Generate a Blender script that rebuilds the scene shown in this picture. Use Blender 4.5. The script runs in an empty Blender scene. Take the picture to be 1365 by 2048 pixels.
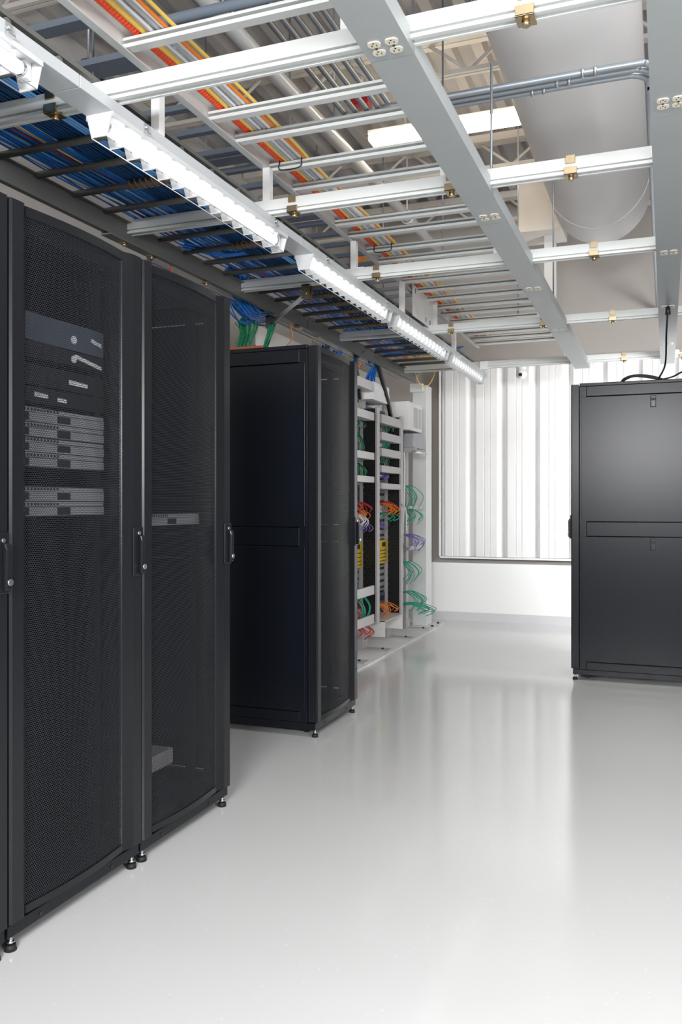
import bpy, math, random
from mathutils import Vector, Matrix
C = bpy.context.scene
random.seed(7)
PI = math.pi

# ------------------------------------------------------------------ camera
cam = bpy.data.cameras.new('camera'); camo = bpy.data.objects.new('camera', cam)
C.collection.objects.link(camo); C.camera = camo
TH = math.radians(20.976)
camo.location = (0, 0, 1.1757)
camo.rotation_euler = (PI/2, 0, TH)
cam.sensor_fit = 'VERTICAL'; cam.sensor_height = 36.0
cam.lens = 1694.77/2048*36.0
cam.shift_y = (1008.66-1024)/2048
cam.clip_start = 0.02

# ------------------------------------------------------------------ view, world, lights
C.view_settings.view_transform = 'Standard'; C.view_settings.look = 'None'
C.view_settings.gamma = 1.0; C.view_settings.use_curve_mapping = False
C.view_settings.exposure = 0.15
C.cycles.use_denoising = True
C.cycles.max_bounces = 10; C.cycles.diffuse_bounces = 5; C.cycles.glossy_bounces = 4
C.cycles.transparent_max_bounces = 16
C.cycles.caustics_reflective = False; C.cycles.caustics_refractive = False
C.cycles.sample_clamp_indirect = 6.0
w = bpy.data.worlds.new('world'); C.world = w; w.use_nodes = True
w.node_tree.nodes['Background'].inputs[0].default_value = (0.9, 0.93, 1, 1)
w.node_tree.nodes['Background'].inputs[1].default_value = 0.5

def area(name, loc, target, sx, sy, power, col=(1, 1, 1)):
    l = bpy.data.lights.new(name, 'AREA'); l.shape = 'RECTANGLE'; l.size = sx; l.size_y = sy
    l.energy = power; l.color = col
    o = bpy.data.objects.new(name, l); C.collection.objects.link(o); o.location = loc
    o.rotation_euler = (Vector(target)-Vector(loc)).to_track_quat('-Z', 'Y').to_euler()
    return o
area('studio_lamp_behind_camera', (-0.25, -1.5, 2.06), (-0.30, 5.5, 1.30), 1.1, 0.42, 165)
area('studio_lamp_right', (2.3, -0.5, 1.75), (-1.0, 2.4, 0.9), 1.2, 0.9, 95)
area('added_fill_overhead_right', (2.0, 2.4, 4.05), (1.5, 2.4, 0), 1.0, 6.0, 150)  # added overhead fill to brighten the near floor, no such lamp known
far = area('lamp_far_aisle', (1.6, 5.6, 1.5), (-1.3, 8.5, 1.15), 0.9, 1.1, 54)
far.data.spread = math.radians(95)

# ------------------------------------------------------------------ materials
def mat(name, col, rough=0.5, metal=0.0, spec=0.5, emit=None, estr=1.0, bump=None, var=0.0, vscale=6.0, coat=0.0):
    m = bpy.data.materials.new(name); m.use_nodes = True
    nt = m.node_tree; b = nt.nodes['Principled BSDF']
    b.inputs['Base Color'].default_value = (*col, 1); b.inputs['Roughness'].default_value = rough
    b.inputs['Metallic'].default_value = metal; b.inputs['Specular IOR Level'].default_value = spec
    if coat: b.inputs['Coat Weight'].default_value = coat; b.inputs['Coat Roughness'].default_value = 0.08
    if emit:
        b.inputs['Emission Color'].default_value = (*emit, 1); b.inputs['Emission Strength'].default_value = estr
    tc = nt.nodes.new('ShaderNodeTexCoord')
    if var:
        n = nt.nodes.new('ShaderNodeTexNoise'); n.inputs['Scale'].default_value = vscale; n.inputs['Detail'].default_value = 4
        nt.links.new(tc.outputs['Object'], n.inputs['Vector'])
        r = nt.nodes.new('ShaderNodeValToRGB')
        r.color_ramp.elements[0].position = 0.3; r.color_ramp.elements[1].position = 0.7
        r.color_ramp.elements[0].color = (*[c*(1-var) for c in col], 1)
        r.color_ramp.elements[1].color = (*[min(1, c*(1+var)) for c in col], 1)
        nt.links.new(n.outputs['Fac'], r.inputs['Fac']); nt.links.new(r.outputs['Color'], b.inputs['Base Color'])
    if bump:
        n = nt.nodes.new('ShaderNodeTexNoise'); n.inputs['Scale'].default_value = bump[0]; n.inputs['Detail'].default_value = 3
        nt.links.new(tc.outputs['Object'], n.inputs['Vector'])
        bp = nt.nodes.new('ShaderNodeBump'); bp.inputs['Strength'].default_value = bump[1]; bp.inputs['Distance'].default_value = 0.002
        nt.links.new(n.outputs['Fac'], bp.inputs['Height']); nt.links.new(bp.outputs['Normal'], b.inputs['Normal'])
    return m

def floor_mat():
    m = mat('epoxy floor', (0.73, 0.74, 0.735), 0.13, spec=0.85)
    nt = m.node_tree; b = nt.nodes['Principled BSDF']
    tc = nt.nodes.new('ShaderNodeTexCoord')
    v = nt.nodes.new('ShaderNodeTexVoronoi'); v.inputs['Scale'].default_value = 26
    nt.links.new(tc.outputs['Object'], v.inputs['Vector'])
    r = nt.nodes.new('ShaderNodeValToRGB')
    r.color_ramp.elements[0].position = 0.04; r.color_ramp.elements[0].color = (0.90, 0.90, 0.89, 1)
    r.color_ramp.elements[1].position = 0.09; r.color_ramp.elements[1].color = (0.73, 0.74, 0.735, 1)
    nt.links.new(v.outputs['Distance'], r.inputs['Fac']); nt.links.new(r.outputs['Color'], b.inputs['Base Color'])
    n = nt.nodes.new('ShaderNodeTexNoise'); n.inputs['Scale'].default_value = 5; n.inputs['Detail'].default_value = 2
    nt.links.new(tc.outputs['Object'], n.inputs['Vector'])
    bp = nt.nodes.new('ShaderNodeBump'); bp.inputs['Strength'].default_value = 0.05; bp.inputs['Distance'].default_value = 0.01
    nt.links.new(n.outputs['Fac'], bp.inputs['Height']); nt.links.new(bp.outputs['Normal'], b.inputs['Normal'])
    return m

def perf_mat(name, col, pitch, rad, axes=('Y', 'Z')):
    """sheet metal with a staggered grid of punched round holes"""
    m = mat(name, col, 0.40, spec=0.35)
    nt = m.node_tree; b = nt.nodes['Principled BSDF']; out = nt.nodes['Material Output']
    tc = nt.nodes.new('ShaderNodeTexCoord'); sp = nt.nodes.new('ShaderNodeSeparateXYZ')
    nt.links.new(tc.outputs['Object'], sp.inputs[0])
    def M(op, a, bb=None):
        n = nt.nodes.new('ShaderNodeMath'); n.operation = op
        for i, x in enumerate((a, bb)):
            if x is None: continue
            if isinstance(x, (int, float)): n.inputs[i].default_value = x
            else: nt.links.new(x, n.inputs[i])
        return n.outputs[0]
    p = pitch; q = pitch*1.732
    def lattice(ox, oz):
        a = M('ABSOLUTE', M('SUBTRACT', M('FLOORED_MODULO', M('ADD', sp.outputs[axes[0]], ox), p), p/2))
        c = M('ABSOLUTE', M('SUBTRACT', M('FLOORED_MODULO', M('ADD', sp.outputs[axes[1]], oz), q), q/2))
        return M('SQRT', M('ADD', M('MULTIPLY', a, a), M('MULTIPLY', c, c)))
    d = M('MINIMUM', lattice(0, 0), lattice(p/2, q/2))
    hole = M('LESS_THAN', d, rad)
    tr = nt.nodes.new('ShaderNodeBsdfTransparent'); mx = nt.nodes.new('ShaderNodeMixShader')
    nt.links.new(hole, mx.inputs[0]); nt.links.new(b.outputs[0], mx.inputs[1]); nt.links.new(tr.outputs[0], mx.inputs[2])
    nt.links.new(mx.outputs[0], out.inputs['Surface'])
    return m

def ribbed_mat(name, col):
    """corrugated split loom: fine rings along the length"""
    m = mat(name, col, 0.4)
    nt = m.node_tree; b = nt.nodes['Principled BSDF']
    tc = nt.nodes.new('ShaderNodeTexCoord')
    wv = nt.nodes.new('ShaderNodeTexWave'); wv.bands_direction = 'Y'; wv.inputs['Scale'].default_value = 22
    nt.links.new(tc.outputs['Object'], wv.inputs['Vector'])
    bp = nt.nodes.new('ShaderNodeBump'); bp.inputs['Strength'].default_value = 0.8; bp.inputs['Distance'].default_value = 0.004
    nt.links.new(wv.outputs['Fac'], bp.inputs['Height']); nt.links.new(bp.outputs['Normal'], b.inputs['Normal'])
    return m

M = dict(
    floor=floor_mat(),
    wall=mat('greige wall paint', (0.45, 0.418, 0.395), 0.7, bump=(60, 0.1), var=0.03, vscale=1.2),
    wainscot=mat('white lower wall paint', (0.86, 0.86, 0.86), 0.5, bump=(60, 0.08)),
    sidewall=mat('pale wall paint', (0.66, 0.65, 0.64), 0.7, bump=(50, 0.1), var=0.04, vscale=1),
    unseen_wall=mat('unseen wall grey darkened against bounce', (0.20, 0.20, 0.205), 0.8, bump=(50, 0.1), var=0.04, vscale=1),  # grey of the unseen walls, darkened to lower bounce light on the cabinets
    copper=mat('dull copper', (0.38, 0.10, 0.05), 0.4, metal=0.3, var=0.05),
    skirting=mat('grey vinyl skirting', (0.60, 0.60, 0.62), 0.45, var=0.02),
    deck=mat('painted roof deck', (0.50, 0.48, 0.47), 0.6, var=0.05, vscale=2),
    joist=mat('painted joist steel', (0.72, 0.68, 0.63), 0.5, var=0.04),
    panel=mat('white corrugated sheet', (0.88, 0.88, 0.88), 0.35, var=0.01),
    duct=mat('white duct paint', (0.70, 0.69, 0.69), 0.55, var=0.03, vscale=1.5),
    strut=mat('pale grey strut enamel', (0.68, 0.70, 0.69), 0.34, var=0.02, spec=0.5),
    shaded_strut=mat('strut enamel with shade darkened in', (0.135, 0.138, 0.13), 0.4, var=0.04),  # pale strut paint, darkened in colour to stand for shade on the lower ladder
    blue_strut=mat('slate blue strut enamel', (0.20, 0.24, 0.30), 0.45, var=0.03),
    raceway=mat('grey raceway enamel', (0.40, 0.425, 0.43), 0.42, var=0.02),
    white=mat('white enamel', (0.86, 0.87, 0.87), 0.3, var=0.01),
    cream=mat('ivory outlet plastic', (0.80, 0.74, 0.62), 0.4, var=0.02),
    slot=mat('dark slot', (0.03, 0.02, 0.015), 0.6, var=0.02),
    brass=mat('yellow zinc plating', (0.58, 0.46, 0.29), 0.28, metal=1.0, var=0.06, vscale=40),
    chrome=mat('bright zinc', (0.75, 0.77, 0.79), 0.25, metal=1.0, var=0.03),
    galv=mat('galvanised conduit', (0.36, 0.40, 0.44), 0.38, metal=0.6, var=0.05, vscale=12),
    black=mat('black cabinet powder coat', (0.006, 0.0075, 0.012), 0.28, spec=0.32, bump=(900, 0.05), var=0.03),
    door=mat('black door powder coat', (0.011, 0.012, 0.015), 0.27, spec=0.38, bump=(900, 0.05), var=0.03),
    perf=perf_mat('perforated black sheet', (0.024, 0.026, 0.031), 0.0062, 0.0023),
    perf_side=perf_mat('perforated manager sheet', (0.02, 0.02, 0.022), 0.03, 0.005, ('X', 'Z')),
    rubber=mat('black rubber', (0.012, 0.012, 0.013), 0.6, var=0.04),
    silver=mat('silver server bezel', (0.42, 0.43, 0.46), 0.45, metal=0.2, var=0.03),
    bay=mat('black drive bay', (0.012, 0.012, 0.014), 0.6, var=0.05),
    slate=mat('slate blue equipment face', (0.09, 0.11, 0.15), 0.5, var=0.05),
    label=mat('matte white marking', (0.88, 0.88, 0.90), 0.6, var=0.01),
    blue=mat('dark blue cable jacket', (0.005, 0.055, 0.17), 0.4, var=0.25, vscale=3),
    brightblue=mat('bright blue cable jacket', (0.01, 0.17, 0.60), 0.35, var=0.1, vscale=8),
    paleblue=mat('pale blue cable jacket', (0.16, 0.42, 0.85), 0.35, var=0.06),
    green=mat('green cable jacket', (0.0, 0.20, 0.08), 0.4, var=0.08),
    mint=mat('sea green cable jacket', (0.03, 0.42, 0.27), 0.4, var=0.08),
    orange=mat('orange cable jacket', (0.90, 0.25, 0.02), 0.4, var=0.04),
    loom=ribbed_mat('orange corrugated loom', (0.95, 0.075, 0.008)),
    yellow=mat('yellow cable jacket', (0.90, 0.60, 0.12), 0.4, var=0.04),
    grey=mat('grey cable jacket', (0.45, 0.45, 0.47), 0.4, var=0.04),
    whitec=mat('white cable jacket', (0.80, 0.80, 0.82), 0.4, var=0.02),
    red=mat('red cable jacket', (0.55, 0.03, 0.02), 0.4, var=0.05),
    violet=mat('violet cable jacket', (0.25, 0.18, 0.55), 0.4, var=0.05),
    cord=mat('brown lacing cord', (0.20, 0.095, 0.035), 0.6, var=0.1),
    blackc=mat('black cable jacket', (0.012, 0.012, 0.014), 0.4, var=0.05),
    managerf=mat('warm grey rack enamel', (0.52, 0.50, 0.50), 0.4, var=0.02),
    ylab=mat('yellow module face', (0.75, 0.52, 0.02), 0.45, var=0.08, vscale=30),
    wood=mat('plywood', (0.55, 0.35, 0.16), 0.6, var=0.15, vscale=14),
    redbox=mat('red fire box', (0.42, 0.02, 0.02), 0.4, var=0.04),
    tube=mat('fluorescent tube glass', (1, 1, 1), 0.3, emit=(1.0, 0.99, 0.97), estr=1.7),
    warm=mat('lit warm diffuser', (1, 0.95, 0.85), 0.3, emit=(1.0, 0.86, 0.66), estr=12.0),
    fixture=mat('white fixture enamel greyed as shade', (0.50, 0.52, 0.54), 0.35, var=0.01),  # whitish housing, greyed so the shade of its underside is in the colour
    louver=mat('white louver enamel', (0.62, 0.63, 0.64), 0.3, var=0.01),
)

# ------------------------------------------------------------------ mesh builder
class MB:
    def __init__(s): s.v = []; s.f = []; s.sm = []
    def add(s, vs, fs, smooth=False):
        n = len(s.v); s.v += [tuple(p) for p in vs]
        for f in fs: s.f.append(tuple(i+n for i in f)); s.sm.append(smooth)
        return s
    def box(s, x0, x1, y0, y1, z0, z1):
        return s.add([(x0,y0,z0),(x1,y0,z0),(x1,y1,z0),(x0,y1,z0),(x0,y0,z1),(x1,y0,z1),(x1,y1,z1),(x0,y1,z1)],
            [(3,2,1,0),(4,5,6,7),(0,1,5,4),(1,2,6,5),(2,3,7,6),(3,0,4,7)])
    def prism(s, prof, axis, a, b, smooth=False):
        """extrude a closed 2-D profile along axis; prof in the two other axes in x,y,z order"""
        n = len(prof)
        def P(p, t):
            return (t, p[0], p[1]) if axis == 'x' else (p[0], t, p[1]) if axis == 'y' else (p[0], p[1], t)
        vs = [P(p, a) for p in prof]+[P(p, b) for p in prof]
        area2 = sum(prof[i][0]*prof[(i+1) % n][1]-prof[(i+1) % n][0]*prof[i][1] for i in range(n))
        flip = (area2 > 0) == (axis == 'y')
        k = len(s.v); s.v += vs
        for i in range(n):
            j = (i+1) % n; q = (i, j, n+j, n+i)
            s.f.append(tuple(k+t for t in (q[::-1] if flip else q))); s.sm.append(smooth)
        c0 = tuple(range(n))[::-1]; c1 = tuple(range(n, 2*n))
        for c in (c0, c1):
            s.f.append(tuple(k+t for t in (c[::-1] if flip else c))); s.sm.append(False)
        return s
    def tube(s, pts, r, n=8, cap=True, r2=None):
        pts = [Vector(p) for p in pts]; m = len(pts); k = len(s.v)
        up = None
        for i, p in enumerate(pts):
            t = (pts[min(i+1, m-1)]-pts[max(i-1, 0)])
            if t.length < 1e-9: t = Vector((0, 0, 1))
            t.normalize()
            if up is None:
                up = Vector((0, 0, 1)) if abs(t.z) < 0.9 else Vector((1, 0, 0))
            sd = t.cross(up)
            if sd.length < 1e-4: sd = t.orthogonal()
            sd.normalize(); up = sd.cross(t).normalized()
            rr = r if r2 is None else r+(r2-r)*i/(m-1)
            for j in range(n):
                a = 2*PI*j/n
                s.v.append(tuple(p+(sd*math.cos(a)+up*math.sin(a))*rr))
        for i in range(m-1):
            for j in range(n):
                a = k+i*n+j; b = k+i*n+(j+1) % n
                s.f.append((a, b, b+n, a+n)); s.sm.append(True)
        if cap:
            s.f.append(tuple(k+j for j in range(n))[::-1]); s.sm.append(False)
            s.f.append(tuple(k+(m-1)*n+j for j in range(n))); s.sm.append(False)
        return s
    def cyl(s, p0, p1, r, n=12, r2=None): return s.tube([p0, p1], r, n, True, r2)
    def ball(s, c, r, n=12, m=8, zmin=-1.0):
        vs = []; 
        for i in range(m+1):
            ph = PI*i/m
            for j in range(n):
                a = 2*PI*j/n; z = max(zmin, math.cos(ph))
                vs.append((c[0]+r*math.sin(ph)*math.cos(a), c[1]+r*math.sin(ph)*math.sin(a), c[2]+r*z))
        fs = [(i*n+j, (i+1)*n+j, (i+1)*n+(j+1) % n, i*n+(j+1) % n) for i in range(m) for j in range(n)]
        return s.add(vs, fs, True)
    def strut(s, axis, a, b, c, z, w=0.041, h=0.041, t=0.0035, lip=0.0095):
        """C-section strut, slot facing down; c centre across, z underside"""
        l = c-w/2; r = c+w/2
        prof = [(l, z), (l+lip, z), (l+lip, z+0.007), (l+lip-t, z+0.007), (l+lip-t, z+t), (l+t, z+t), (l+t, z+h-t), (r-t, z+h-t),
                (r-t, z+t), (r-lip+t, z+t), (r-lip+t, z+0.007), (r-lip, z+0.007), (r-lip, z), (r, z), (r, z+h), (l, z+h)]
        return s.prism(prof, axis, a, b)
    def beam(s, a, b, z, w=0.041, h=0.056):
        r = w/2
        prof = [(-r, z), (-r+.010, z), (-r+.010, z+.008), (r-.010, z+.008), (r-.010, z), (r, z), (r, z+0.009), (r-.013, z+0.009), (r-.013, z+0.016), (r, z+0.016), (r, z+h), (-r, z+h), (-r, z+0.016), (-r+.013, z+0.016), (-r+.013, z+0.009), (-r, z+0.009)]
        return s.prism(prof, 'x', a, b)
    def obj(s, name, m, parent=None, bevel=0, loc=None):
        me = bpy.data.meshes.new(name); me.from_pydata(s.v, [], s.f)
        me.polygons.foreach_set('use_smooth', s.sm)
        me.materials.append(M[m] if isinstance(m, str) else m); me.update()
        o = bpy.data.objects.new(name, me); C.collection.objects.link(o)
        if parent: o.parent = parent
        if loc: o.location = loc
        if bevel:
            bv = o.modifiers.new('bevel', 'BEVEL'); bv.width = bevel; bv.segments = 2; bv.limit_method = 'ANGLE'; bv.angle_limit = 0.7
        return o

def tag(o, label, cat, group=None, kind=None):
    if label: o['label'] = label
    if cat: o['category'] = cat
    if group: o['group'] = group
    if kind: o['kind'] = kind
    return o
def thing(name, label, cat, loc=(0, 0, 0), rz=0, group=None):
    o = bpy.data.objects.new(name, None); C.collection.objects.link(o); o.empty_display_size = 0.05
    o.location = loc; o.rotation_euler = (0, 0, rz)
    return tag(o, label, cat, group)
def struct(o): o['kind'] = 'structure'; return o
def kids(o): return [c for c in bpy.data.objects if c.parent == o]
def dup(root, loc, rz=0, label=None, group=None):
    def cp(o, parent):
        c = o.copy(); C.collection.objects.link(c)
        if parent: c.parent = parent
        for ch in kids_of.get(o.name, []): cp(ch, c)
        return c
    kids_of = {}
    for o in bpy.data.objects:
        if o.parent: kids_of.setdefault(o.parent.name, []).append(o)
    r = cp(root, None); r.location = loc; r.rotation_euler = (0, 0, rz)
    if label: r['label'] = label
    if group: r['group'] = group
    return r
def curve_pts(P, n=24):
    """Catmull-Rom through the points"""
    P = [Vector(p) for p in P]; Q = [P[0]]+P+[P[-1]]; out = []
    for i in range(1, len(Q)-2):
        for k in range(n):
            t = k/n; a, b, c, d = Q[i-1], Q[i], Q[i+1], Q[i+2]
            out.append(0.5*((2*b)+(c-a)*t+(2*a-5*b+4*c-d)*t*t+(3*b-a-3*c+d)*t**3))
    out.append(P[-1]); return out

# ------------------------------------------------------------------ the room
XL, XR, YB, YF, ZC = -3.6, 3.2, -3.2, 8.5, 4.2
struct(MB().box(XL-.1, XR+.1, YB-.1, YF+.1, -0.1, 0).obj('floor', 'floor'))
struct(MB().box(XL, XR, YF, YF+.1, 0, ZC+.1).obj('wall_far', 'wall'))
struct(MB().box(XL-.1, XL, YB-.1, YF+.1, 0, ZC+.1).obj('wall_left', 'sidewall'))
struct(MB().box(XR, XR+.1, YB-.1, YF+.1, 0, ZC+.1).obj('wall_right', 'unseen_wall'))
struct(MB().box(XL, XR, YB-.1, YB, 0, ZC+.1).obj('wall_back', 'unseen_wall'))
struct(MB().box(XL, XR, YF-0.06, YF, 0.0, 0.585).obj('trim_1', 'wainscot', bevel=0.004))
struct(MB().box(XL, XR, YF-0.068, YF-0.06, 0.0, 0.088).obj('baseboard_far', 'skirting'))
# corrugated roof deck, flutes along the aisle
dk = MB(); p = 0.20; x = XL; prof = []
while x < XR-0.001:
    prof += [(x, ZC), (x+0.07, ZC), (x+0.085, ZC+0.065), (x+0.185, ZC+0.065)]
    x += p
prof.append((x, ZC)); n = len(prof)
dk.add([(q[0], YB, q[1]) for q in prof]+[(q[0], YF+.05, q[1]) for q in prof], [(i, n+i, n+i+1, i+1) for i in range(n-1)])
dk.box(XL-.1, XR+.1, YB-.1, YF+.1, ZC+0.10, ZC+0.2)
struct(dk.obj('ceiling', 'deck'))

def joist(y, label, x0=XL+.01, x1=XR-.01, d=0.26):
    t = thing('bar_joist', label, 'joist', (0, y, ZC-0.004), 0, 'bar joists under the roof deck')
    tc = MB()
    tc.box(x0, x1, -0.055, -0.004, -0.062, 0.0); tc.box(x0, x1, 0.004, 0.055, -0.062, 0.0)
    tc.obj('top_chord', 'joist', t)
    bc = MB(); bc.box(x0, x1, -0.03, -0.005, -d-0.015, -d+0.012); bc.box(x0, x1, 0.005, 0.03, -d-0.015, -d+0.012)
    bc.obj('bottom_chord', 'joist', t)
    wb = MB(); k = x0+0.1; s = 0
    while k < x1-0.35:
        a = (-0.03 if s % 2 else -d); b = (-d if s % 2 else -0.03)
        wb.cyl((k, 0, a), (k+0.29, 0, b), 0.0125, 6); k += 0.29; s += 1
    wb.obj('web', 'joist', t)
for y, l in ((2.1, 'pale bar joist crossing high above the pair of outlets nearest the viewer'),
             (3.75, 'pale bar joist crossing high behind the near row of outlets'),
             (5.33, 'beige bar joist just above the row of horizontal conduits'),
             (6.93, 'beige bar joist crossing just beyond the glowing ceiling lamp'),
             (8.25, 'pale bar joist hard against the far wall')):
    joist(y, l)

# corrugated white sheet hung on the far wall
def wall_sheet():
    t = thing('corrugated_panel', 'white ribbed metal sheet panel mounted on the far wall', 'wall panel', (0, 8.40, 0))
    m = MB(); x = -2.118; pr = []
    while x < 1.2:
        # a wide raised pan with two fine ribs, then a deep groove
        pr += [(x, 0.0), (x+0.012, -0.0), (x+0.045, -0.055), (x+0.118, -0.055), (x+0.124, -0.048), (x+0.130, -0.055),
               (x+0.175, -0.055), (x+0.181, -0.048), (x+0.187, -0.055), (x+0.250, -0.055), (x+0.262, 0.0)]
        x += 0.3125
    n = len(pr)
    m.add([(a, b, 0.655) for a, b in pr]+[(a, b, 2.535) for a, b in pr]+[(a, b+0.003, 0.655) for a, b in pr]+[(a, b+0.003, 2.535) for a, b in pr],
          [(i, i+1, n+i+1, n+i) for i in range(n-1)]+[(2*n+i+1, 2*n+i, 3*n+i, 3*n+i+1) for i in range(n-1)])
    m.obj('corrugated_sheet', 'panel', t)
    f = MB(); x1 = pr[-1][0]
    f.box(-2.138, -2.126, -0.06, 0.02, 0.64, 2.55); f.box(-2.138, x1, -0.06, 0.02, 0.634, 0.652)
    f.box(-2.138, x1, -0.06, 0.02, 2.535, 2.55)
    f.box(-2.0, x1, 0.005, 0.04, 1.0, 1.04); f.box(-2.0, x1, 0.005, 0.04, 2.1, 2.14)
    f.box(-2.0, -1.95, 0.04, 0.10, 1.0, 1.04); f.box(-2.0, -1.95, 0.04, 0.10, 2.1, 2.14)
    f.box(x1-.1, x1-.05, 0.04, 0.10, 1.0, 1.04); f.box(x1-.1, x1-.05, 0.04, 0.10, 2.1, 2.14)
    f.obj('edge_frame', 'panel', t)
wall_sheet()

# ------------------------------------------------------------------ server cabinets
W, D, H = 0.598, 1.07, 1.991
def make_cabinet(label, group):
    """local frame: door faces +x at x=0, width along y, body behind"""
    t = thing('server_cabinet', label, 'server cabinet', (0, 0, 0), 0, group)
    fr = MB(); B = -0.055
    for y in (0.0, W-0.04):
        fr.box(B-0.045, B, y, y+0.04, 0.075, H-0.03)
        fr.box(-D, -D+0.045, y, y+0.04, 0.075, H-0.03)
        for a_, b_ in ((1.895, H-0.03), (0.965, 1.058), (0.075, 0.125)): fr.box(-D+0.045, B-0.045, y+(0.0 if y < .1 else .01), y+(0.03 if y < .1 else .04), a_, b_)
    fr.box(B-0.045, B, 0.04, W-0.04, H-0.07, H-0.03)
    fr.box(-D, B, 0.03, W-0.03, 0.075, 0.085)
    fr.obj('frame', 'black', t, bevel=0.002)
    MB().box(-D, B, 0.001, W-0.001, H-0.03, H-0.008).obj('roof_panel', 'black', t, bevel=0.004)
    MB().box(-D-0.012, -D, 0.005, W-0.005, 0.075, H-0.03).obj('rear_panel', 'black', t, bevel=0.003)
    for y0, y1, sg in ((-0.0005, 0.009, -1), (W-0.009, W+0.0005, 1)):
        for z0, z1 in ((0.129, 0.962), (1.061, 1.891)):
            p = MB().box(-D+0.012, B-0.012, y0, y1, z0, z1).obj('side_panel', 'black', t, bevel=0.003)
            yy = y0 if sg < 0 else y1
            l = MB(); a, b = (yy-0.0025, yy+0.002) if sg < 0 else (yy-0.002, yy+0.0025)
            l.box(-0.535-0.0, -0.499, a, b, z1-0.085, z1-0.010)
            l.obj('slide_latch', 'bay', p, bevel=0.0015)
            a, b = (yy-0.0045, yy-0.001) if sg < 0 else (yy+0.001, yy+0.0045)
            MB().box(-0.531, -0.503, a, b, z1-0.081, z1-0.040).obj('latch_button', 'door', p, bevel=0.0015)
            MB().box(-0.531, -0.503, a, b, z1-0.026, z1-0.014).obj('latch_tab', 'door', p, bevel=0.001)
    pl = MB(); pl.box(-D+0.01, -0.012, 0.004, W-0.004, 0.038, 0.073)
    pl.obj('plinth', 'black', t, bevel=0.002)
    bt = MB()
    for y in (0.13, 0.45): bt.cyl((-0.013, y, 0.052), (-0.009, y, 0.052), 0.0055, 10)
    bt.obj('plinth_screw', 'slot', t)
    for y in (0.028, W-0.028):
        for x in (-0.024, -D+0.06):
            f = MB(); f.cyl((x, y, 0.015), (x, y, 0.040), 0.006, 10); f.cyl((x, y, 0.019), (x, y, 0.024), 0.011, 6)
            fo = f.obj('leveling_foot', 'chrome', t)
            MB().cyl((x, y, 0.0), (x, y, 0.0155), 0.017, 14, 0.014).obj('rubber_pad', 'rubber', fo)
    for y in (0.10, W-0.10):
        for x in (-0.10, -D+0.14):
            c = MB(); c.cyl((x, y-0.011, 0.0235), (x, y+0.011, 0.0235), 0.0235, 16)
            co = c.obj('caster', 'rubber', t)
            MB().box(x-0.015, x+0.015, y-0.016, y-0.012, 0.018, 0.04).obj('caster_fork', 'chrome', co)
    # interior mounting posts
    for y in (0.055, W-0.085):
        MB().box(-0.155, -0.125, y, y+0.03, 0.085, H-0.07).obj('mounting_rail', 'black', t)
    # the door: two profiled stiles, head and foot rails, bowed perforated sheet
    z0, z1 = 0.078, 1.976
    dr = MB()
    dr.prism([(-0.05, 0.002), (-0.006, 0.002), (0.0, 0.008), (0.0, 0.050), (-0.006, 0.060), (-0.020, 0.068), (-0.020, 0.078), (-0.05, 0.078)], 'z', z0, z1)
    dr.prism([(-0.05, 0.500), (-0.020, 0.500), (-0.014, 0.506), (0.0, 0.545), (0.0, W-0.008), (-0.006, W-0.002), (-0.05, W-0.002)], 'z', z0, z1)
    arc = [(0.07+0.435*i/16, -0.012+0.015*math.sin(PI*i/16)) for i in range(17)]
    for a, b in ((z0, z0+0.022), (z1-0.028, z1)):
        dr.prism([(x, y) for y, x in arc]+[(-0.045, 0.505), (-0.045, 0.07)], 'z', a, b)
    d = dr.obj('door', 'door', t)
    ms = MB(); n = len(arc)
    ms.add([(x-0.004, y, z0+0.02) for y, x in arc]+[(x-0.004, y, z1-0.026) for y, x in arc], [(i, i+1, n+i+1, n+i) for i in range(n-1)], True)
    ms.obj('perforated_panel', 'perf', d)
    h = MB(); h.box(-0.001, 0.007, W-0.058, W-0.006, 0.945, 1.103)
    ho = h.obj('handle_plate', 'door', d, bevel=0.003)
    MB().prism([(0.007, 0.950), (0.019, 0.955), (0.021, 1.06), (0.016, 1.075), (0.007, 1.078)], 'y', W-0.032, W-0.010).obj('swing_handle', 'door', d, bevel=0.003)
    MB().cyl((0.018, W-0.021, 0.975), (0.025, W-0.021, 0.975), 0.0085, 14).obj('lock', 'chrome', d)
    MB().cyl((0.006, W-0.030, 1.083), (0.010, W-0.030, 1.083), 0.006, 10).obj('handle_pin', 'chrome', d)
    return t
XA = -1.592
cabs = 'black server cabinets'
cabA = make_cabinet('black server cabinet with grey servers glowing behind its mesh door', cabs)
cabA.location = (XA, 1.748, 0)
cabB = dup(cabA, (XA, 2.348, 0), 0, 'black mesh-door cabinet at the row end beside the gap, mostly empty inside', cabs)
cabL = dup(cabA, (XA, 1.148, 0), 0, 'black cabinet of which only a strip with a swing handle shows', cabs)
cabC = dup(cabA, (-1.632, 3.925, 0), 0, 'free-standing black cabinet showing its plain side before the open racks', cabs)
cabD = dup(cabA, (-0.592, 6.449, 0), PI, 'black cabinet with two latched side panels and a coiled cable on its roof', cabs)

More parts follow.
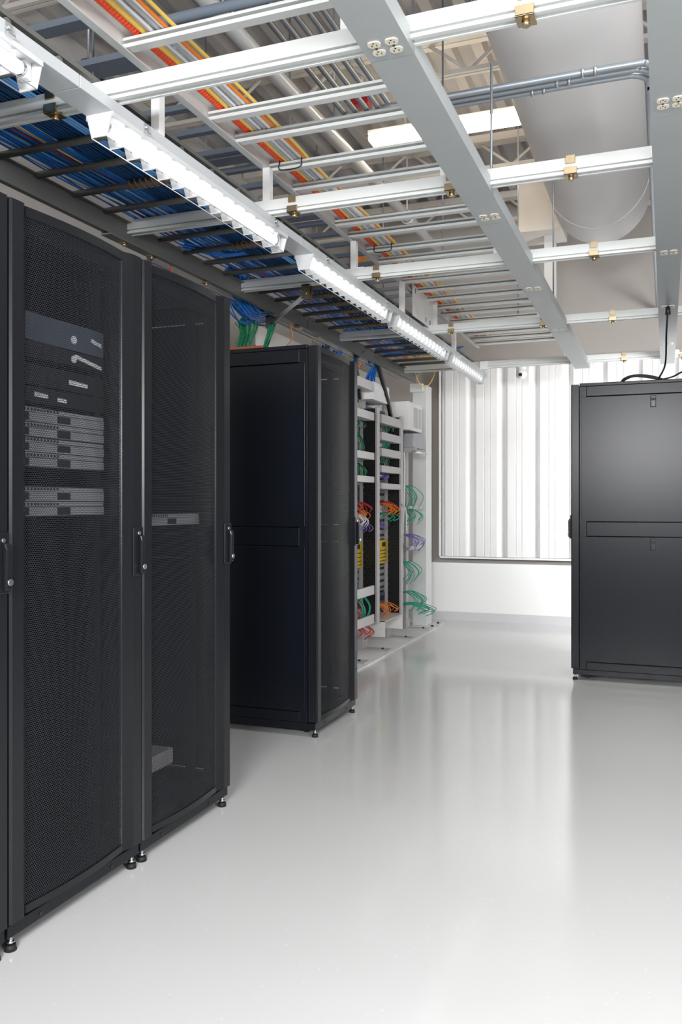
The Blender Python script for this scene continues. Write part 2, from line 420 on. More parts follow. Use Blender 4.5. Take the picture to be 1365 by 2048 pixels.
# ------------------------------------------------------------------ equipment inside cabinet A / B
XS = -1.712
def make_server(label, h=0.0415, name='rack_server'):
    """2-band 1U server: local origin at lower left front corner"""
    t = thing(name, label, 'server', (0, 0, 0), 0, 'grey servers in the mesh-door cabinet')
    MB().box(-0.55, 0, 0.02, 0.46, 0.0005, h).obj('chassis', 'bay', t)
    b = MB(); b.box(0, 0.012, 0.0, 0.48, 0.0, h*0.62); b.box(0, 0.010, 0.0, 0.48, h*0.66, h-0.001)
    b.obj('bezel', 'silver', t, bevel=0.001)
    for y in (0.075, 0.255):
        MB().box(0.0115, 0.0135, y, y+0.058, 0.003, h*0.58).obj('drive_bay', 'bay', t)
    e = MB()
    for y in (0.02, 0.03, 0.04): e.box(0.0095, 0.0115, y, y+0.005, h*0.72, h*0.9)
    for k in range(12): e.box(0.0095, 0.0112, 0.10+k*0.014, 0.107+k*0.014, h*0.74, h*0.9)
    e.obj('front_slots', 'bay', t)
    return t
Y0A = 1.748+0.06
s0 = make_server('grey server at the bottom of the upper stack of four')
s0.location = (XS, Y0A, 1.285)
for i, l in ((1, 'second grey server from the bottom of the stack of four'),
             (2, 'second grey server from the top of the stack of four'), (3, 'topmost grey server of the stack of four')):
    dup(s0, (XS, Y0A, 1.285+0.0433*i), 0, l)
dup(s0, (XS, Y0A, 1.142), 0, 'lower grey server of the pair beneath the dark gap')
dup(s0, (XS, Y0A, 1.186), 0, 'upper grey server of the pair beneath the dark gap')
dup(s0, (XS, 2.348+0.06, 1.10), 0, 'lone dim server at mid height behind the second mesh door')

def rack_unit(label, z, h, m, marks, y0=Y0A):
    t = thing('rack_unit', label, 'rack equipment', (XS, y0, z), 0)
    MB().box(-0.40, 0, 0.02, 0.46, 0.0005, h-0.001).obj('chassis', 'bay', t)
    MB().box(0, 0.010, 0, 0.48, 0.001, h-0.001).obj('faceplate', m, t, bevel=0.0015)
    for a in marks:
        if a[0] == 'o': MB().cyl((0.009, a[1], a[2]), (0.0125, a[1], a[2]), a[3], 20).obj('round_mark', 'label', t)
        else: MB().prism([(a[1], a[2]), (a[3], a[4]), (a[3], a[4]+a[5]), (a[1], a[2]+a[5])], 'x', 0.009, 0.012).obj('strip_mark', 'label', t)
    return t
# white marks on the face, placed relative to the unit (y, z)
yo = Y0A; 
rack_unit('slate blue unit near the top with a white dot and strip', 1.648, 0.082, 'slate',
          [('o', 2.140-yo, 0.033, 0.0125), ('s', 2.225-yo, 0.040, 2.275-yo, 0.030, 0.012), ('s', 2.325-yo, 0.026, 2.333-yo, 0.026, 0.028)])
rack_unit('black unit with a long white strip and dot', 1.600, 0.047, 'bay',
          [('o', 2.140-yo, 0.022, 0.0115), ('s', 2.145-yo, 0.026, 2.275-yo, 0.006, 0.012), ('s', 2.327-yo, 0.006, 2.335-yo, 0.006, 0.026)])
rack_unit('black unit with one short white strip, under the long-strip one', 1.522, 0.060, 'bay',
          [('s', 2.118-yo, 0.020, 2.205-yo, 0.017, 0.013)])
rack_unit('black unit with two small white labels just above the grey servers', 1.470, 0.046, 'bay',
          [('s', 1.965-yo, 0.018, 2.022-yo, 0.016, 0.013), ('s', 2.066-yo, 0.012, 2.105-yo, 0.011, 0.013)])
t = thing('cable_tray', 'grey shelf lying at the bottom of the second mesh-door cabinet', 'shelf', (XS-.1, 2.348+0.1, 0.17))
MB().box(-0.3, 0.02, 0, 0.40, 0, 0.06).obj('tray_box', 'managerf', t, bevel=0.004)

# ------------------------------------------------------------------ overhead: cross struts
ZB = 2.31
BY = [2.005, 3.015, 4.035, 5.49, 7.035]
clampX = {0: (-1.66, -0.305), 1: (-1.35, -0.725, -0.305), 2: (-1.35, -0.305), 3: (-1.32, -0.725, -0.305), 4: (-0.305, 0.12)}
ordn = ['nearest', 'second', 'third', 'fourth', 'farthest']
for i, y in enumerate(BY):
    t = thing('cross_strut', 'white strut channel crossing the aisle '+('beside the nearest pair of outlets', 'where the longest lit fixture ends', 'from which the brace tube hangs',
              'just past the white slotted plate', 'in front of the ribbed wall panel')[i], 'strut', (0, y, ZB), 0, 'white cross struts over the aisle')
    s = MB(); s.beam(-2.11, 0.75, 0.0)
    s.obj('channel', 'strut', t)
    for x in clampX[i]:
        c = MB(); c.box(x-0.022, x+0.022, -0.026, 0.026, -0.004, 0.0); c.box(x-0.022, x+0.022, -0.026, -0.0215, -0.004, 0.022)
        c.box(x-0.016, x+0.016, -0.026, -0.0215, 0.034, 0.062)
        co = c.obj('clamp', 'brass', t, bevel=0.001)
        MB().cyl((x, 0, -0.017), (x, 0, -0.004), 0.0105, 6).obj('clamp_bolt', 'brass', co)

# raceways
def raceway(name_label, x0, x1, zs, outlets, joints, y0=0.3, y1=7.35):
    t = thing('power_raceway', name_label, 'raceway', (0, 0, zs), 0)
    cuts = [y0]+joints+[y1]
    b = MB()
    for a, c in zip(cuts[:-1], cuts[1:]): b.box(x0, x1, a+0.0012, c-0.0012, 0, 0.05)
    b.box(x0+.004, x1-.004, y0, y1, 0.003, 0.046)
    b.obj('channel_body', 'raceway', t)
    for y in outlets:
        for k, xc in enumerate((x0+(x1-x0)*0.31, x0+(x1-x0)*0.69)):
            o = MB()
            for dy in (-0.0195, 0.0195):
                pts = []
                for j in range(24):
                    a = 2*PI*j/24; pts.append((xc+0.0165*math.cos(a), y+dy+max(-0.0135, min(0.0135, 0.0165*math.sin(a)))))
                o.prism(pts, 'z', -0.0025, 0.001)
            oo = o.obj('duplex_outlet', 'cream', t)
            s = MB()
            for dy in (-0.0195, 0.0195):
                for sx in (-0.006, 0.006): s.box(xc+sx-0.0011, xc+sx+0.0011, y+dy-0.001, y+dy+0.006, -0.0029, -0.002)
                s.cyl((xc, y+dy-0.007, -0.0029), (xc, y+dy-0.007, -0.002), 0.0026, 8)
            s.cyl((xc, y, -0.0029), (xc, y, 0.0005), 0.003, 8)
            s.obj('socket_slots', 'slot', oo)
    return t
ZR = 2.29
R1a, R1b = -0.696, -0.580
raceway('long grey overhead power raceway between the light fixtures and the round duct', R1a, R1b, ZR, [1.965, 3.275, 4.445, 5.56], [2.025, 3.36, 4.515, 5.62], 0.3, 7.2)
raceway('grey overhead power raceway with a black cable plugged into it', -0.040, 0.066, ZR, [2.52, 4.02, 5.12, 6.3], [2.61, 4.10, 5.17, 6.38], 0.3, 7.2)

# upper ladder with the fibre run: one stringer on posts, rungs across to the raceway
ZU = 2.52
ZF = 2.276
t = thing('cable_ladder', 'pale ladder rack on short posts above the aisle, carrying the orange loom', 'cable ladder', (0, 0, 0), 0)
for (a, b, c) in ((0.5, 5.47, -1.502), (5.50, 7.16, -1.502), (0.5, 7.16, -0.745)):
    s = MB(); q = 1 if c < -1 else -1; zb_, zt_ = ZU-0.014, ZU+0.052
    s.prism([(c, zb_), (c+q*.027, zb_), (c+q*.027, zb_+.004), (c+q*.004, zb_+.004), (c+q*.004, zt_-.004), (c+q*.027, zt_-.004), (c+q*.027, zt_), (c, zt_)][::q], 'y', a, b); s.obj('stringer', 'strut', t)
RY = [0.9, 1.4, 1.78, 2.118, 2.619, 2.815, 3.108, 3.336, 3.835, 4.018, 4.294, 4.498, 4.961, 5.201, 5.439, 5.694, 5.91, 6.175, 6.45, 6.66, 6.885, 7.1]
for y in RY:
    s = MB(); s.prism([(y-.016, ZU), (y+.016, ZU), (y+.016, ZU+.030), (y-.016, ZU+.030), (y-.016, ZU+.0215), (y+.012, ZU+.0215), (y+.012, ZU+.0115), (y-.016, ZU+.0115)], 'x', -1.496, -0.750)
    s.obj('rung', 'strut', t)
for y in (1.15, 2.256, 3.035, 4.035, 4.87, 6.2):
    zb_ = ZB+0.056 if y in (3.035, 4.035) else ZF+0.034
    p = MB(); p.box(-1.49, -1.46, y-0.016, y+0.016, zb_, ZU-0.014)
    if y in (3.035, 4.035): p.box(-1.49, -1.42, y-0.018, y+0.018, zb_, zb_+0.005)
    p.obj('post', 'white', t, bevel=0.001)
for y in BY:
    MB().box(-0.765, -0.749, y-0.016, y+0.016, ZB+0.056, ZU-0.014).obj('post', 'white', t, bevel=0.001)
# splice plate under the stringer
t = thing('gusset_plate', 'white slotted steel plate hanging below the ladder stringer behind the lights', 'plate', (-1.47, 5.08, 2.33))
g = MB(); g.box(-0.002, 0.002, 0, 0.50, 0.02, 0.215); g.box(-0.002, 0.03, 0.495, 0.50, 0.02, 0.215)
g.obj('plate', 'white', t)
g = MB()
for y, z in ((0.05, 0.17), (0.40, 0.04), (0.30, 0.04)): g.box(0.0015, 0.003, y, y+0.012, z, z+0.03)
g.obj('slots', 'slot', t)

# fibre run on the ladder
ZT = ZU+0.030
def run(name, label, x, r, m, wob=0.004, y0=0.55, y1=7.0, cat='cable', dz=0.0, n=8):
    pts = []; ph = random.random()*6
    k = 60
    for i in range(k+1):
        y = y0+(y1-y0)*i/k
        pts.append((x+wob*math.sin(y*2.1+ph)+wob*.6*math.sin(y*5.3+ph*2), y, ZT+r+dz+abs(0.002*math.sin(y*7+ph))))
    return tag(MB().tube(pts, r, n).obj(name, m), label, cat, 'cables on the upper ladder')
run('split_loom', 'fat orange-red corrugated loom along the upper ladder', -1.452, 0.016, 'loom', 0.002, n=12)
run('cable', 'thick yellow cable beside the orange loom', -1.425, 0.010, 'yellow', 0.002)
run('cable', 'pale grey cable beside the thick yellow one', -1.407, 0.007, 'grey', 0.003)
run('cable', 'thin white cable between grey cables on the upper ladder', -1.394, 0.006, 'whitec', 0.003)
run('cable', 'thick grey cable in the middle of the upper ladder cables', -1.378, 0.010, 'grey', 0.003)
run('cable', 'thick white cable next to the thin orange one', -1.360, 0.009, 'whitec', 0.003)
run('cable', 'thin orange cable at the aisle side of the upper ladder', -1.342, 0.006, 'orange', 0.006)
run('cable', 'thin yellow cable, outermost toward the aisle on the upper ladder', -1.328, 0.006, 'yellow', 0.008)
for y, l in ((3.108, 'black cable tie round the upper ladder cables, nearer one'), (4.294, 'black cable tie round the upper ladder cables, farther one')):
    b = MB(); b.tube(curve_pts([(-1.445, y-.02, ZT+.03), (-1.447, y-.022, ZT), (-1.443, y-.024, ZU-.004), (-1.36, y-.024, ZU-.004), (-1.352, y-.022, ZT), (-1.354, y-.02, ZT+.026), (-1.40, y-.02, ZT+.032), (-1.445, y-.02, ZT+.03)], 6), 0.0025, 6)
    tag(b.obj('cable_tie', 'blackc'), l, 'cable tie', 'cable ties on the upper ladder')

# ------------------------------------------------------------------ lower ladder with the blue cables
XLr = -2.10
t = thing('cable_ladder', 'shade-darkened ladder rack above the mesh-door cabinets, carrying the blue cables', 'cable ladder', (0, 0, 0), 0)
def rail(a, b):
    s = MB(); s.prism([(XLr-0.012, 2.268), (XLr+0.012, 2.268), (XLr+0.012, 2.272), (XLr-0.008, 2.272), (XLr-0.008, 2.351), (XLr+0.012, 2.351), (XLr+0.012, 2.355), (XLr-0.012, 2.355)], 'y', a, b)
    return s
for a, b in ((0.9, 3.02), (3.04, 4.9), (4.92, 7.4)): rail(a, b).obj('side_rail', 'shaded_strut', t)
MB().box(-1.53, -1.50, 0.9, 7.4, 2.366, 2.38).obj('side_rail', 'shaded_strut', t)
LY = [1.25, 1.45, 1.64, 1.83, 2.257, 2.44, 2.64, 2.836, 3.225, 3.43, 3.62, 3.82, 4.22, 4.42, 4.62, 4.82, 5.02, 5.25, 5.72, 5.98, 6.2, 6.4, 6.65, 6.85]
for y in LY:
    s = MB(); s.tube([(XLr, y, 2.352), (-1.50, y, 2.352)], 0.0125, 10); s.obj('rung', 'shaded_strut', t)
for y in (2.99, 4.88):
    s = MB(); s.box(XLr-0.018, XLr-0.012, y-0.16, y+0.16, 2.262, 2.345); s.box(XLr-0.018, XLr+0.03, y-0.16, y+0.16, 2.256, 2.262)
    s.obj('splice_plate', 'shaded_strut', t)
for y in (2.95, 3.15, 3.62, 4.75, 5.05):
    s = MB(); s.box(XLr-0.01, XLr+0.022, y-0.02, y+0.02, 2.252, 2.257); s.cyl((XLr+0.008, y, 2.243), (XLr+0.008, y, 2.253), 0.008, 6)
    s.obj('hanger_clip', 'brass', t)
ZL = 2.366
def strand(mb, x, y0, y1, z, r, wob, n=5, k=28, ph=None):
    ph = random.random()*6 if ph is None else ph
    mb.tube([(x+wob*math.sin(y*1.7+ph)+wob*.5*math.sin(y*4.1+2*ph), y, z+0.002*math.sin(y*9+ph)) for y in [y0+(y1-y0)*i/k for i in range(k+1)]], r, n)
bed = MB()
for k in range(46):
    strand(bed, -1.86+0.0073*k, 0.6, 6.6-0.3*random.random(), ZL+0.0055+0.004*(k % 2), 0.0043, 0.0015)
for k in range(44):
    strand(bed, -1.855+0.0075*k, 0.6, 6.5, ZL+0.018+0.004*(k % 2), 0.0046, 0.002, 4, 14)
bo = bed.obj('blue_cable_bed', 'blue'); tag(bo, 'dense bed of dark blue network cables lying on the shade-darkened ladder rack', 'cables', None, 'stuff')
lc = MB()
for y in (2.64, 3.43, 4.22, 4.42, 4.62, 4.82, 5.02, 5.25):
    for k in range(14):
        xx = -1.845+k*0.024
        lc.tube(curve_pts([(xx, y-0.004, ZL+0.004), (xx+0.008, y-0.024, ZL-0.008), (xx+0.012, y-0.016, ZL-0.022), (xx+0.018, y, ZL-0.030), (xx+0.022, y+0.012, ZL-0.024)], 4), 0.0032, 5)
tag(lc.obj('lacing_cord', 'cord'), 'brown lacing cord tying the blue cables to the rungs', 'cord', None, 'stuff')
# looser coloured cables between the bed and the rack-side rail: each its own
names = [('brightblue', 'bright blue'), ('brightblue', 'bright blue'), ('blue', 'dark blue'), ('brightblue', 'bright blue'), ('paleblue', 'pale blue'), ('brightblue', 'bright blue'), ('red', 'red'),
         ('brightblue', 'bright blue'), ('blue', 'dark blue'), ('brightblue', 'bright blue'), ('whitec', 'white'), ('brightblue', 'bright blue'), ('yellow', 'yellow'), ('blue', 'dark blue'), ('brightblue', 'bright blue'), ('paleblue', 'pale blue'), ('orange', 'orange')]
for k in range(50):
    m, nm = names[k % 17]
    x = XLr+0.030+0.0043*k+random.uniform(-.006, .006)
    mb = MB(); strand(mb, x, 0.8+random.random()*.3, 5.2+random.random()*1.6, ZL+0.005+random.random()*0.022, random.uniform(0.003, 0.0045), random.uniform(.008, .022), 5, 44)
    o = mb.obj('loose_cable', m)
    tag(o, '%s loose cable snaking along the shade-darkened ladder rack above the mesh-door cabinets' % nm, 'cable', 'loose %s cables on the left ladder' % nm)
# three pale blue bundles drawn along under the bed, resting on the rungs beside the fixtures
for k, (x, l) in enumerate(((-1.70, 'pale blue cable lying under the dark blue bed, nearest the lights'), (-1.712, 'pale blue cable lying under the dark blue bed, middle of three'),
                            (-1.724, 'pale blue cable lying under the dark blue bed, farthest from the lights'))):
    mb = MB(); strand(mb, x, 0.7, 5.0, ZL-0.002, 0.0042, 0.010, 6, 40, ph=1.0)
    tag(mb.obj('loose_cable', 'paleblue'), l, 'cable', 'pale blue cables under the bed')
# blue cable bundles spilling over the side rail toward the cabinets
def bundle(label, P, n, r, m, spread, name='cable_bundle', cat='cable bundle', tie=True):
    mb = MB(); o = Vector(P[0])
    for k in range(n):
        a = random.random()*2*PI; q = math.sqrt(random.random())*spread
        off = Vector((math.cos(a)*q, math.sin(a)*q, math.sin(a+1)*q*0.6))
        pts = [Vector(p)-o+off*(1.0+0.5*math.sin(i*1.3+k)) for i, p in enumerate(P)]
        mb.tube(curve_pts(pts, 7), r, 5)
    return tag(mb.obj(name, m, loc=P[0]), label, cat)
bundle('thick blue cable bundle spilling off the ladder above the green cables', [(-1.90, 3.72, 2.40), (-2.09, 3.90, 2.40), (-2.17, 4.06, 2.33), (-2.19, 4.24, 2.26), (-2.21, 4.40, 2.25), (-2.21, 4.54, 2.29), (-2.19, 4.70, 2.33)], 64, 0.0042, 'brightblue', 0.05)
bundle('dark blue tangle of cable behind the ladder rail by the brace tube', [(-2.14, 4.05, 2.37), (-2.20, 4.25, 2.31), (-2.22, 4.45, 2.29), (-2.24, 4.62, 2.30), (-2.22, 4.8, 2.33)], 40, 0.004, 'blue', 0.06)
bundle('short blue cable bundle climbing onto the ladder rail', [(-1.62, 3.72, 2.40), (-1.80, 3.66, 2.395), (-1.95, 3.56, 2.36), (-2.03, 3.46, 2.372), (-2.07, 3.40, 2.38)], 22, 0.0042, 'brightblue', 0.028)
bundle('dark blue cable bundle dropping over the ladder rail behind the free-standing cabinet', [(-1.80, 5.2, 2.39), (-2.02, 5.38, 2.41), (-2.17, 5.48, 2.40), (-2.23, 5.5, 2.28), (-2.25, 5.5, 2.10)], 26, 0.0042, 'blue', 0.035)
bundle('bright blue cable bundle dropping over the ladder rail behind the free-standing cabinet', [(-1.70, 5.4, 2.39), (-2.0, 5.6, 2.42), (-2.17, 5.72, 2.42), (-2.23, 5.75, 2.30), (-2.25, 5.75, 2.14)], 30, 0.0042, 'brightblue', 0.045)
bundle('blue cable bundle crossing low beneath the far light fixtures', [(-1.58, 6.8, 2.44), (-1.72, 6.6, 2.40), (-1.92, 6.42, 2.385), (-2.05, 6.30, 2.37), (-2.12, 6.28, 2.385), (-2.17, 6.3, 2.28)], 24, 0.0045, 'brightblue', 0.04)
bundle('yellow cable bundle lying at the far end of the shade-darkened ladder rack', [(-1.62, 6.9, 2.40), (-1.80, 6.78, 2.385), (-2.02, 6.70, 2.385)], 8, 0.0045, 'yellow', 0.015)
bundle('green cables dropping into the top of the free-standing cabinet', [(-2.30, 4.42, 2.27), (-2.28, 4.41, 2.18), (-2.30, 4.40, 2.09), (-2.29, 4.41, 1.985)], 34, 0.0034, 'green', 0.055)
bundle('green cables hanging by the brass brace bracket', [(-2.14, 4.46, 2.22), (-2.16, 4.45, 2.14), (-2.18, 4.43, 2.06), (-2.19, 4.42, 1.985)], 18, 0.0034, 'green', 0.022)
t = thing('copper_bar', 'dull copper ground bar on top of the free-standing cabinet', 'bar', (-2.35, 3.95, 1.983))
MB().box(0, 0.40, 0, 0.02, 0.004, 0.016).obj('bar', 'copper', t, bevel=0.001)
for x in (0.05, 0.35): MB().cyl((x, 0.01, 0), (x, 0.01, 0.022), 0.006, 6).obj('standoff', 'chrome', t)
def thin(label, P, r, m, name='thin_cable', cat='cable'):
    return tag(MB().tube(curve_pts(P, 10), r, 6).obj(name, m), label, cat)
thin('thin red cable hanging over the ladder rail above the second cabinet', [(-2.05, 3.33, 2.38), (-2.125, 3.325, 2.36), (-2.126, 3.36, 2.26), (-2.13, 3.42, 2.12), (-2.13, 3.44, 1.985)], 0.003, 'red')
thin('thin orange cable hanging onto the free-standing cabinet', [(-2.10, 4.62, 2.26), (-2.10, 4.66, 2.18), (-2.09, 4.52, 2.08), (-2.08, 4.48, 1.985)], 0.003, 'orange')
thin('thin yellow wire loop hanging from the far strut in front of the ribbed panel', [(-2.02, 7.05, 2.31), (-1.98, 7.05, 2.22), (-1.93, 7.05, 2.185), (-1.88, 7.05, 2.22), (-1.84, 7.05, 2.31)], 0.004, 'yellow')
# diagonal brace
t = thing('brace_tube', 'grey diagonal brace tube with brass swivel brackets above the free-standing cabinet', 'brace', (0, 0, 0))
p0 = Vector((-1.735, 4.03, 2.265)); p1 = Vector((-2.17, 4.50, 2.235))
MB().tube([p0, p1], 0.0115, 12).obj('tube', 'grey', t)
for q, sgn in ((p0, 1), (p1, -1)):
    b = MB(); b.box(q.x-0.022, q.x+0.022, q.y-0.018, q.y-0.013, q.z-0.03, q.z+0.045); b.box(q.x-0.022, q.x+0.022, q.y+0.013, q.y+0.018, q.z-0.03, q.z+0.045)
    b.box(q.x-0.022, q.x+0.022, q.y-0.018, q.y+0.018, q.z+0.040, q.z+0.045)
    b.cyl((q.x, q.y-0.024, q.z), (q.x, q.y+0.024, q.z), 0.008, 8)
    b.obj('swivel_bracket', 'brass', t)
s = MB(); s.strut('y', 3.3, 7.2, -2.2, 2.28, 0.041, 0.041); tag(s.obj('support_strut', 'managerf'), 'grey strut channel running behind the ladder rail toward the steel column', 'strut')

# ------------------------------------------------------------------ fluorescent fixtures
ZF = 2.276
def fixture(y0, y1, h0, h1, label):
    t = thing('fluorescent_fixture', label, 'light fixture', (-1.490, h0, ZF), 0, 'fluorescent fixtures over the aisle')
    a = y0-h0; b = y1-h0; L = h1-h0
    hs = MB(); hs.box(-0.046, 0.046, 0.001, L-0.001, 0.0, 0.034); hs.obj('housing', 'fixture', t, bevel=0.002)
    # reflector end plates and side rails
    for yy in (a, b):
        MB().prism([(-0.044, 0.0), (0.044, 0.0), (0.026, -0.066), (-0.026, -0.066)], 'y', yy-0.002, yy+0.002).obj('end_plate', 'louver', t)
    bl = MB(); n = max(4, int((b-a)/0.082))
    for k in range(1, n):
        yy = a+(b-a)*k/n
        bl.prism([(-0.043, -0.001), (-0.024, -0.001), (-0.024, -0.030), (-0.012, -0.044), (0.012, -0.044), (0.024, -0.030), (0.024, -0.001), (0.043, -0.001), (0.026, -0.066), (-0.026, -0.066)][::-1], 'y', yy-0.0006, yy+0.0006)
    bl.prism([(-0.046, 0.0), (-0.044, 0.0), (-0.044, -0.014), (-0.046, -0.014)], 'y', a, b); bl.prism([(0.044, 0.0), (0.046, 0.0), (0.046, -0.014), (0.044, -0.014)], 'y', a, b)
    for s in (-0.026, 0.026): bl.tube([(s, a, -0.066), (s, b, -0.066)], 0.0016, 5)
    bl.obj('louver', 'louver', t)
    tb = MB().tube([(0, a+0.035, -0.024), (0, b-0.035, -0.024)], 0.0165, 14).obj('tube', 'tube', t)
    for yy, d in ((a+0.035, -1), (b-0.035, 1)):
        MB().cyl((0, yy, -0.024), (0, yy+d*0.012, -0.024), 0.0168, 14).obj('tube_cap', 'chrome', tb)
        k = MB(); k.box(-0.012, 0.012, min(yy+d*0.012, yy+d*0.030), max(yy+d*0.012, yy+d*0.030), -0.045, 0.0); k.obj('lamp_holder', 'white', t)
    for yy in (a+0.16, b-0.12):
        c = MB(); c.box(0.046, 0.049, yy-0.012, yy+0.012, 0.004, 0.03); c.box(0.046, 0.056, yy-0.010, yy+0.014, 0.000, 0.006); c.cyl((0.049, yy, 0.02), (0.054, yy, 0.02), 0.006, 8)
        c.obj('hanger_clip', 'chrome', t)
    return t
fixture(0.50, 1.70, 0.30, 1.84, 'lit louvered fluorescent fixture of which only the end shows')
fixture(1.985, 3.16, 1.84, 3.29, 'longest lit louvered fluorescent fixture, above the second mesh-door cabinet')
fixture(3.43, 4.60, 3.29, 4.665, 'lit louvered fluorescent fixture just above the brace tube')
fixture(4.73, 5.95, 4.665, 6.015, 'lit louvered fluorescent fixture beside the white slotted plate')
fixture(6.10, 7.25, 6.015, 7.30, 'short lit fluorescent fixture ending in front of the ribbed panel')

# ------------------------------------------------------------------ higher ladder at the left and ceiling services
t = thing('cable_ladder', 'empty blue-grey ladder rack hung highest, close under the roof', 'cable ladder', (0, 0, 0), 0)
for x in (-2.92, -1.885):
    s = MB(); s.strut('y', 1.6, 7.6, x, 2.92, 0.026, 0.04); s.obj('stringer', 'blue_strut', t)
for y, w_ in ((2.542, .05), (2.836, .09), (3.261, .03), (3.495, .03), (3.732, .025), (3.823, .075), (3.967, .03), (4.2, .03), (4.5, .03), (4.753, .07), (4.896, .03), (5.123, .03), (5.346, .03), (5.597, .03), (5.85, .03), (6.1, .03), (6.35, .03), (6.6, .03), (6.85, .03)):
    s = MB(); s.box(-2.907, -1.898, y-w_*.6, y+w_*.6, 2.92, 2.945); s.obj('rung', 'blue_strut', t)
for y in (2.836, 4.753, 6.6):
    for x in (-2.75, -2.16):
        MB().cyl((x, y, 2.90), (x, y, ZC), 0.005, 6).obj('hanger_rod', 'galv', t)

def ducts():
    xc, zc, r = -0.455, 3.505, 0.352
    t = thing('ventilation_duct', 'fat round white air duct under the roof, with three conduits crossing below it', 'duct', (xc, 0, zc))
    m = MB(); n = 40
    prof = [(-2.9, r), (6.62, r), (6.72, r*0.985), (6.79, r*0.94), (6.83, r*0.86), (6.84, r*0.70)]
    m.tube([(0, y, 0) for y, q in prof], r, n, False)
    for i, (y, q) in enumerate(prof):
        for j in range(n):
            v = m.v[i*n+j]; m.v[i*n+j] = (v[0]*q/r, y, v[2]*q/r)
    m.f.append(tuple((len(prof)-1)*n+j for j in range(n))); m.sm.append(False)
    m.f.append(tuple(range(n))[::-1]); m.sm.append(False)
    m.obj('duct_body', 'duct', t)
    for y in (2.42, 2.46, 6.25):
        b = MB(); P = [((r+0.003)*math.cos(a), y+0.06*math.sin(a*1.0)**4, (r+0.003)*math.sin(a)) for a in [2*PI*k/48 for k in range(49)]]
        b.tube(P, 0.004, 5, False); b.obj('strap_wire', 'duct', t)
    for y in (1.0, 4.0, 6.4): 
        b = MB(); b.cyl((-0.36, y, 0), (-0.36, y, ZC-zc-0.0), 0.006, 6); b.cyl((0.36, y, 0), (0.36, y, ZC-zc), 0.006, 6)
        b.obj('hanger_rod', 'galv', t)
    # side branch with a box collar
    t2 = thing('duct_box', 'square pale duct branch box beside the end of the round duct', 'duct', (-1.00, 7.2, 3.40))
    MB().box(-0.13, 0.22, -0.20, 0.20, 0.0, 0.40).obj('box', 'joist', t2, bevel=0.006)
    MB().box(0.06, 0.15, -0.04, 0.04, -0.55, 0.0).obj('drop_leg', 'duct', t2)
    MB().cyl((0.0, 0, 0.40), (0.0, 0, ZC-3.40), 0.006, 6).obj('hanger_rod', 'galv', t2)
ducts()
t = thing('ceiling_light', 'glowing warm strip lamp under the roof deck, beside the round duct', 'ceiling light', (-1.05, 5.86, 3.80))
g = MB(); g.prism([(-0.07, 0.0), (0.07, 0.0), (0.078, 0.03), (0.06, 0.06), (-0.06, 0.06), (-0.078, 0.03)], 'x', -0.96, 0.45); g.obj('diffuser', 'warm', t, bevel=0.01)
g = MB(); g.box(-0.97, 0.46, -0.05, 0.05, 0.06, 0.09); g.cyl((-0.7, 0, 0.09), (-0.7, 0, 0.40), 0.006, 6); g.cyl((0.2, 0, 0.09), (0.2, 0, 0.40), 0.006, 6); g.obj('housing', 'white', t)
# white sprinkler pipe
t = thing('sprinkler_pipe', 'fat white pipe running along the roof above the upper ladder', 'pipe', (0, 0, 0))
MB().tube([(-2.115, -1.0, 3.62), (-2.04, 8.5, 3.62)], 0.042, 16).obj('pipe', 'white', t)
for y in (3.75, 6.93):
    c = MB(); c.tube([(-2.09+.005*y+.055*math.cos(a), y, 3.62+.055*math.sin(a)) for a in [2*PI*k/16 for k in range(17)]], 0.006, 5, False); c.cyl((-2.09+.005*y, y, 3.675), (-2.09+.005*y, y, ZC), 0.006, 6)
    c.obj('hanger', 'white', t)
# conduits along the roof, over the ladder, on a trapeze
for k in range(5):
    x = -1.60+0.062*k
    MBc = MB().tube([(x+0.03, 1.2, 3.22), (x+0.03, 4.24, 3.22)], 0.0135, 10)
    tag(MBc.obj('conduit', 'galv'), ['leftmost', 'second', 'middle', 'fourth', 'rightmost'][k]+' of five parallel conduits hung under the roof above the ladder', 'conduit', 'five parallel conduits')
t = thing('trapeze_hanger', 'slotted trapeze channel carrying five parallel conduits', 'hanger', (0, 4.15, 3.165))
s = MB(); s.strut('x', -1.66, -1.16, 0, 0, 0.041, 0.041); s.obj('channel', 'galv', t)
for x in (-1.63, -1.20): MB().cyl((x, 0, -0.02), (x, 0, ZC-3.165), 0.005, 6).obj('threaded_rod', 'galv', t)
for k in range(5):
    b = MB(); x = -1.57+0.062*k; b.tube([(x+0.017*math.cos(a), 0.0, 0.055+0.017*math.sin(a)) for a in [PI*j/8 for j in range(-2, 11)]], 0.003, 5); b.obj('pipe_clamp', 'chrome', t)
# three conduits crossing under the duct and turning away
for k in range(3):
    z = 2.975-0.0*k; y = 3.66+0.045*k; x1 = -0.02
    P = [(-1.2, y, z), (-0.6, y, z), (x1-0.12-0.03*k, y, z), (x1-0.06-0.02*k, y+0.01, z), (x1-0.02-0.02*k, y+0.05, z), (x1-0.01-0.02*k, y+0.12, z), (x1-0.01-0.02*k, y+0.6, z), (x1-.01-.02*k, 8.5, z)]
    t = thing('conduit', ['nearest', 'middle', 'farthest'][k]+' of three conduits crossing below the round duct', 'conduit', (0, 0, 0), 0, 'three crossing conduits')
    MB().tube(curve_pts(P, 8), 0.0145, 10).obj('pipe', 'galv', t)
    c = MB(); x = -0.50-0.11*k+0.17
    c.cyl((x, y, z), (x+0.014, y, z), 0.019, 10); c.cyl((x+0.05, y, z), (x+0.064, y, z), 0.019, 10); c.obj('coupling', 'chrome', t)
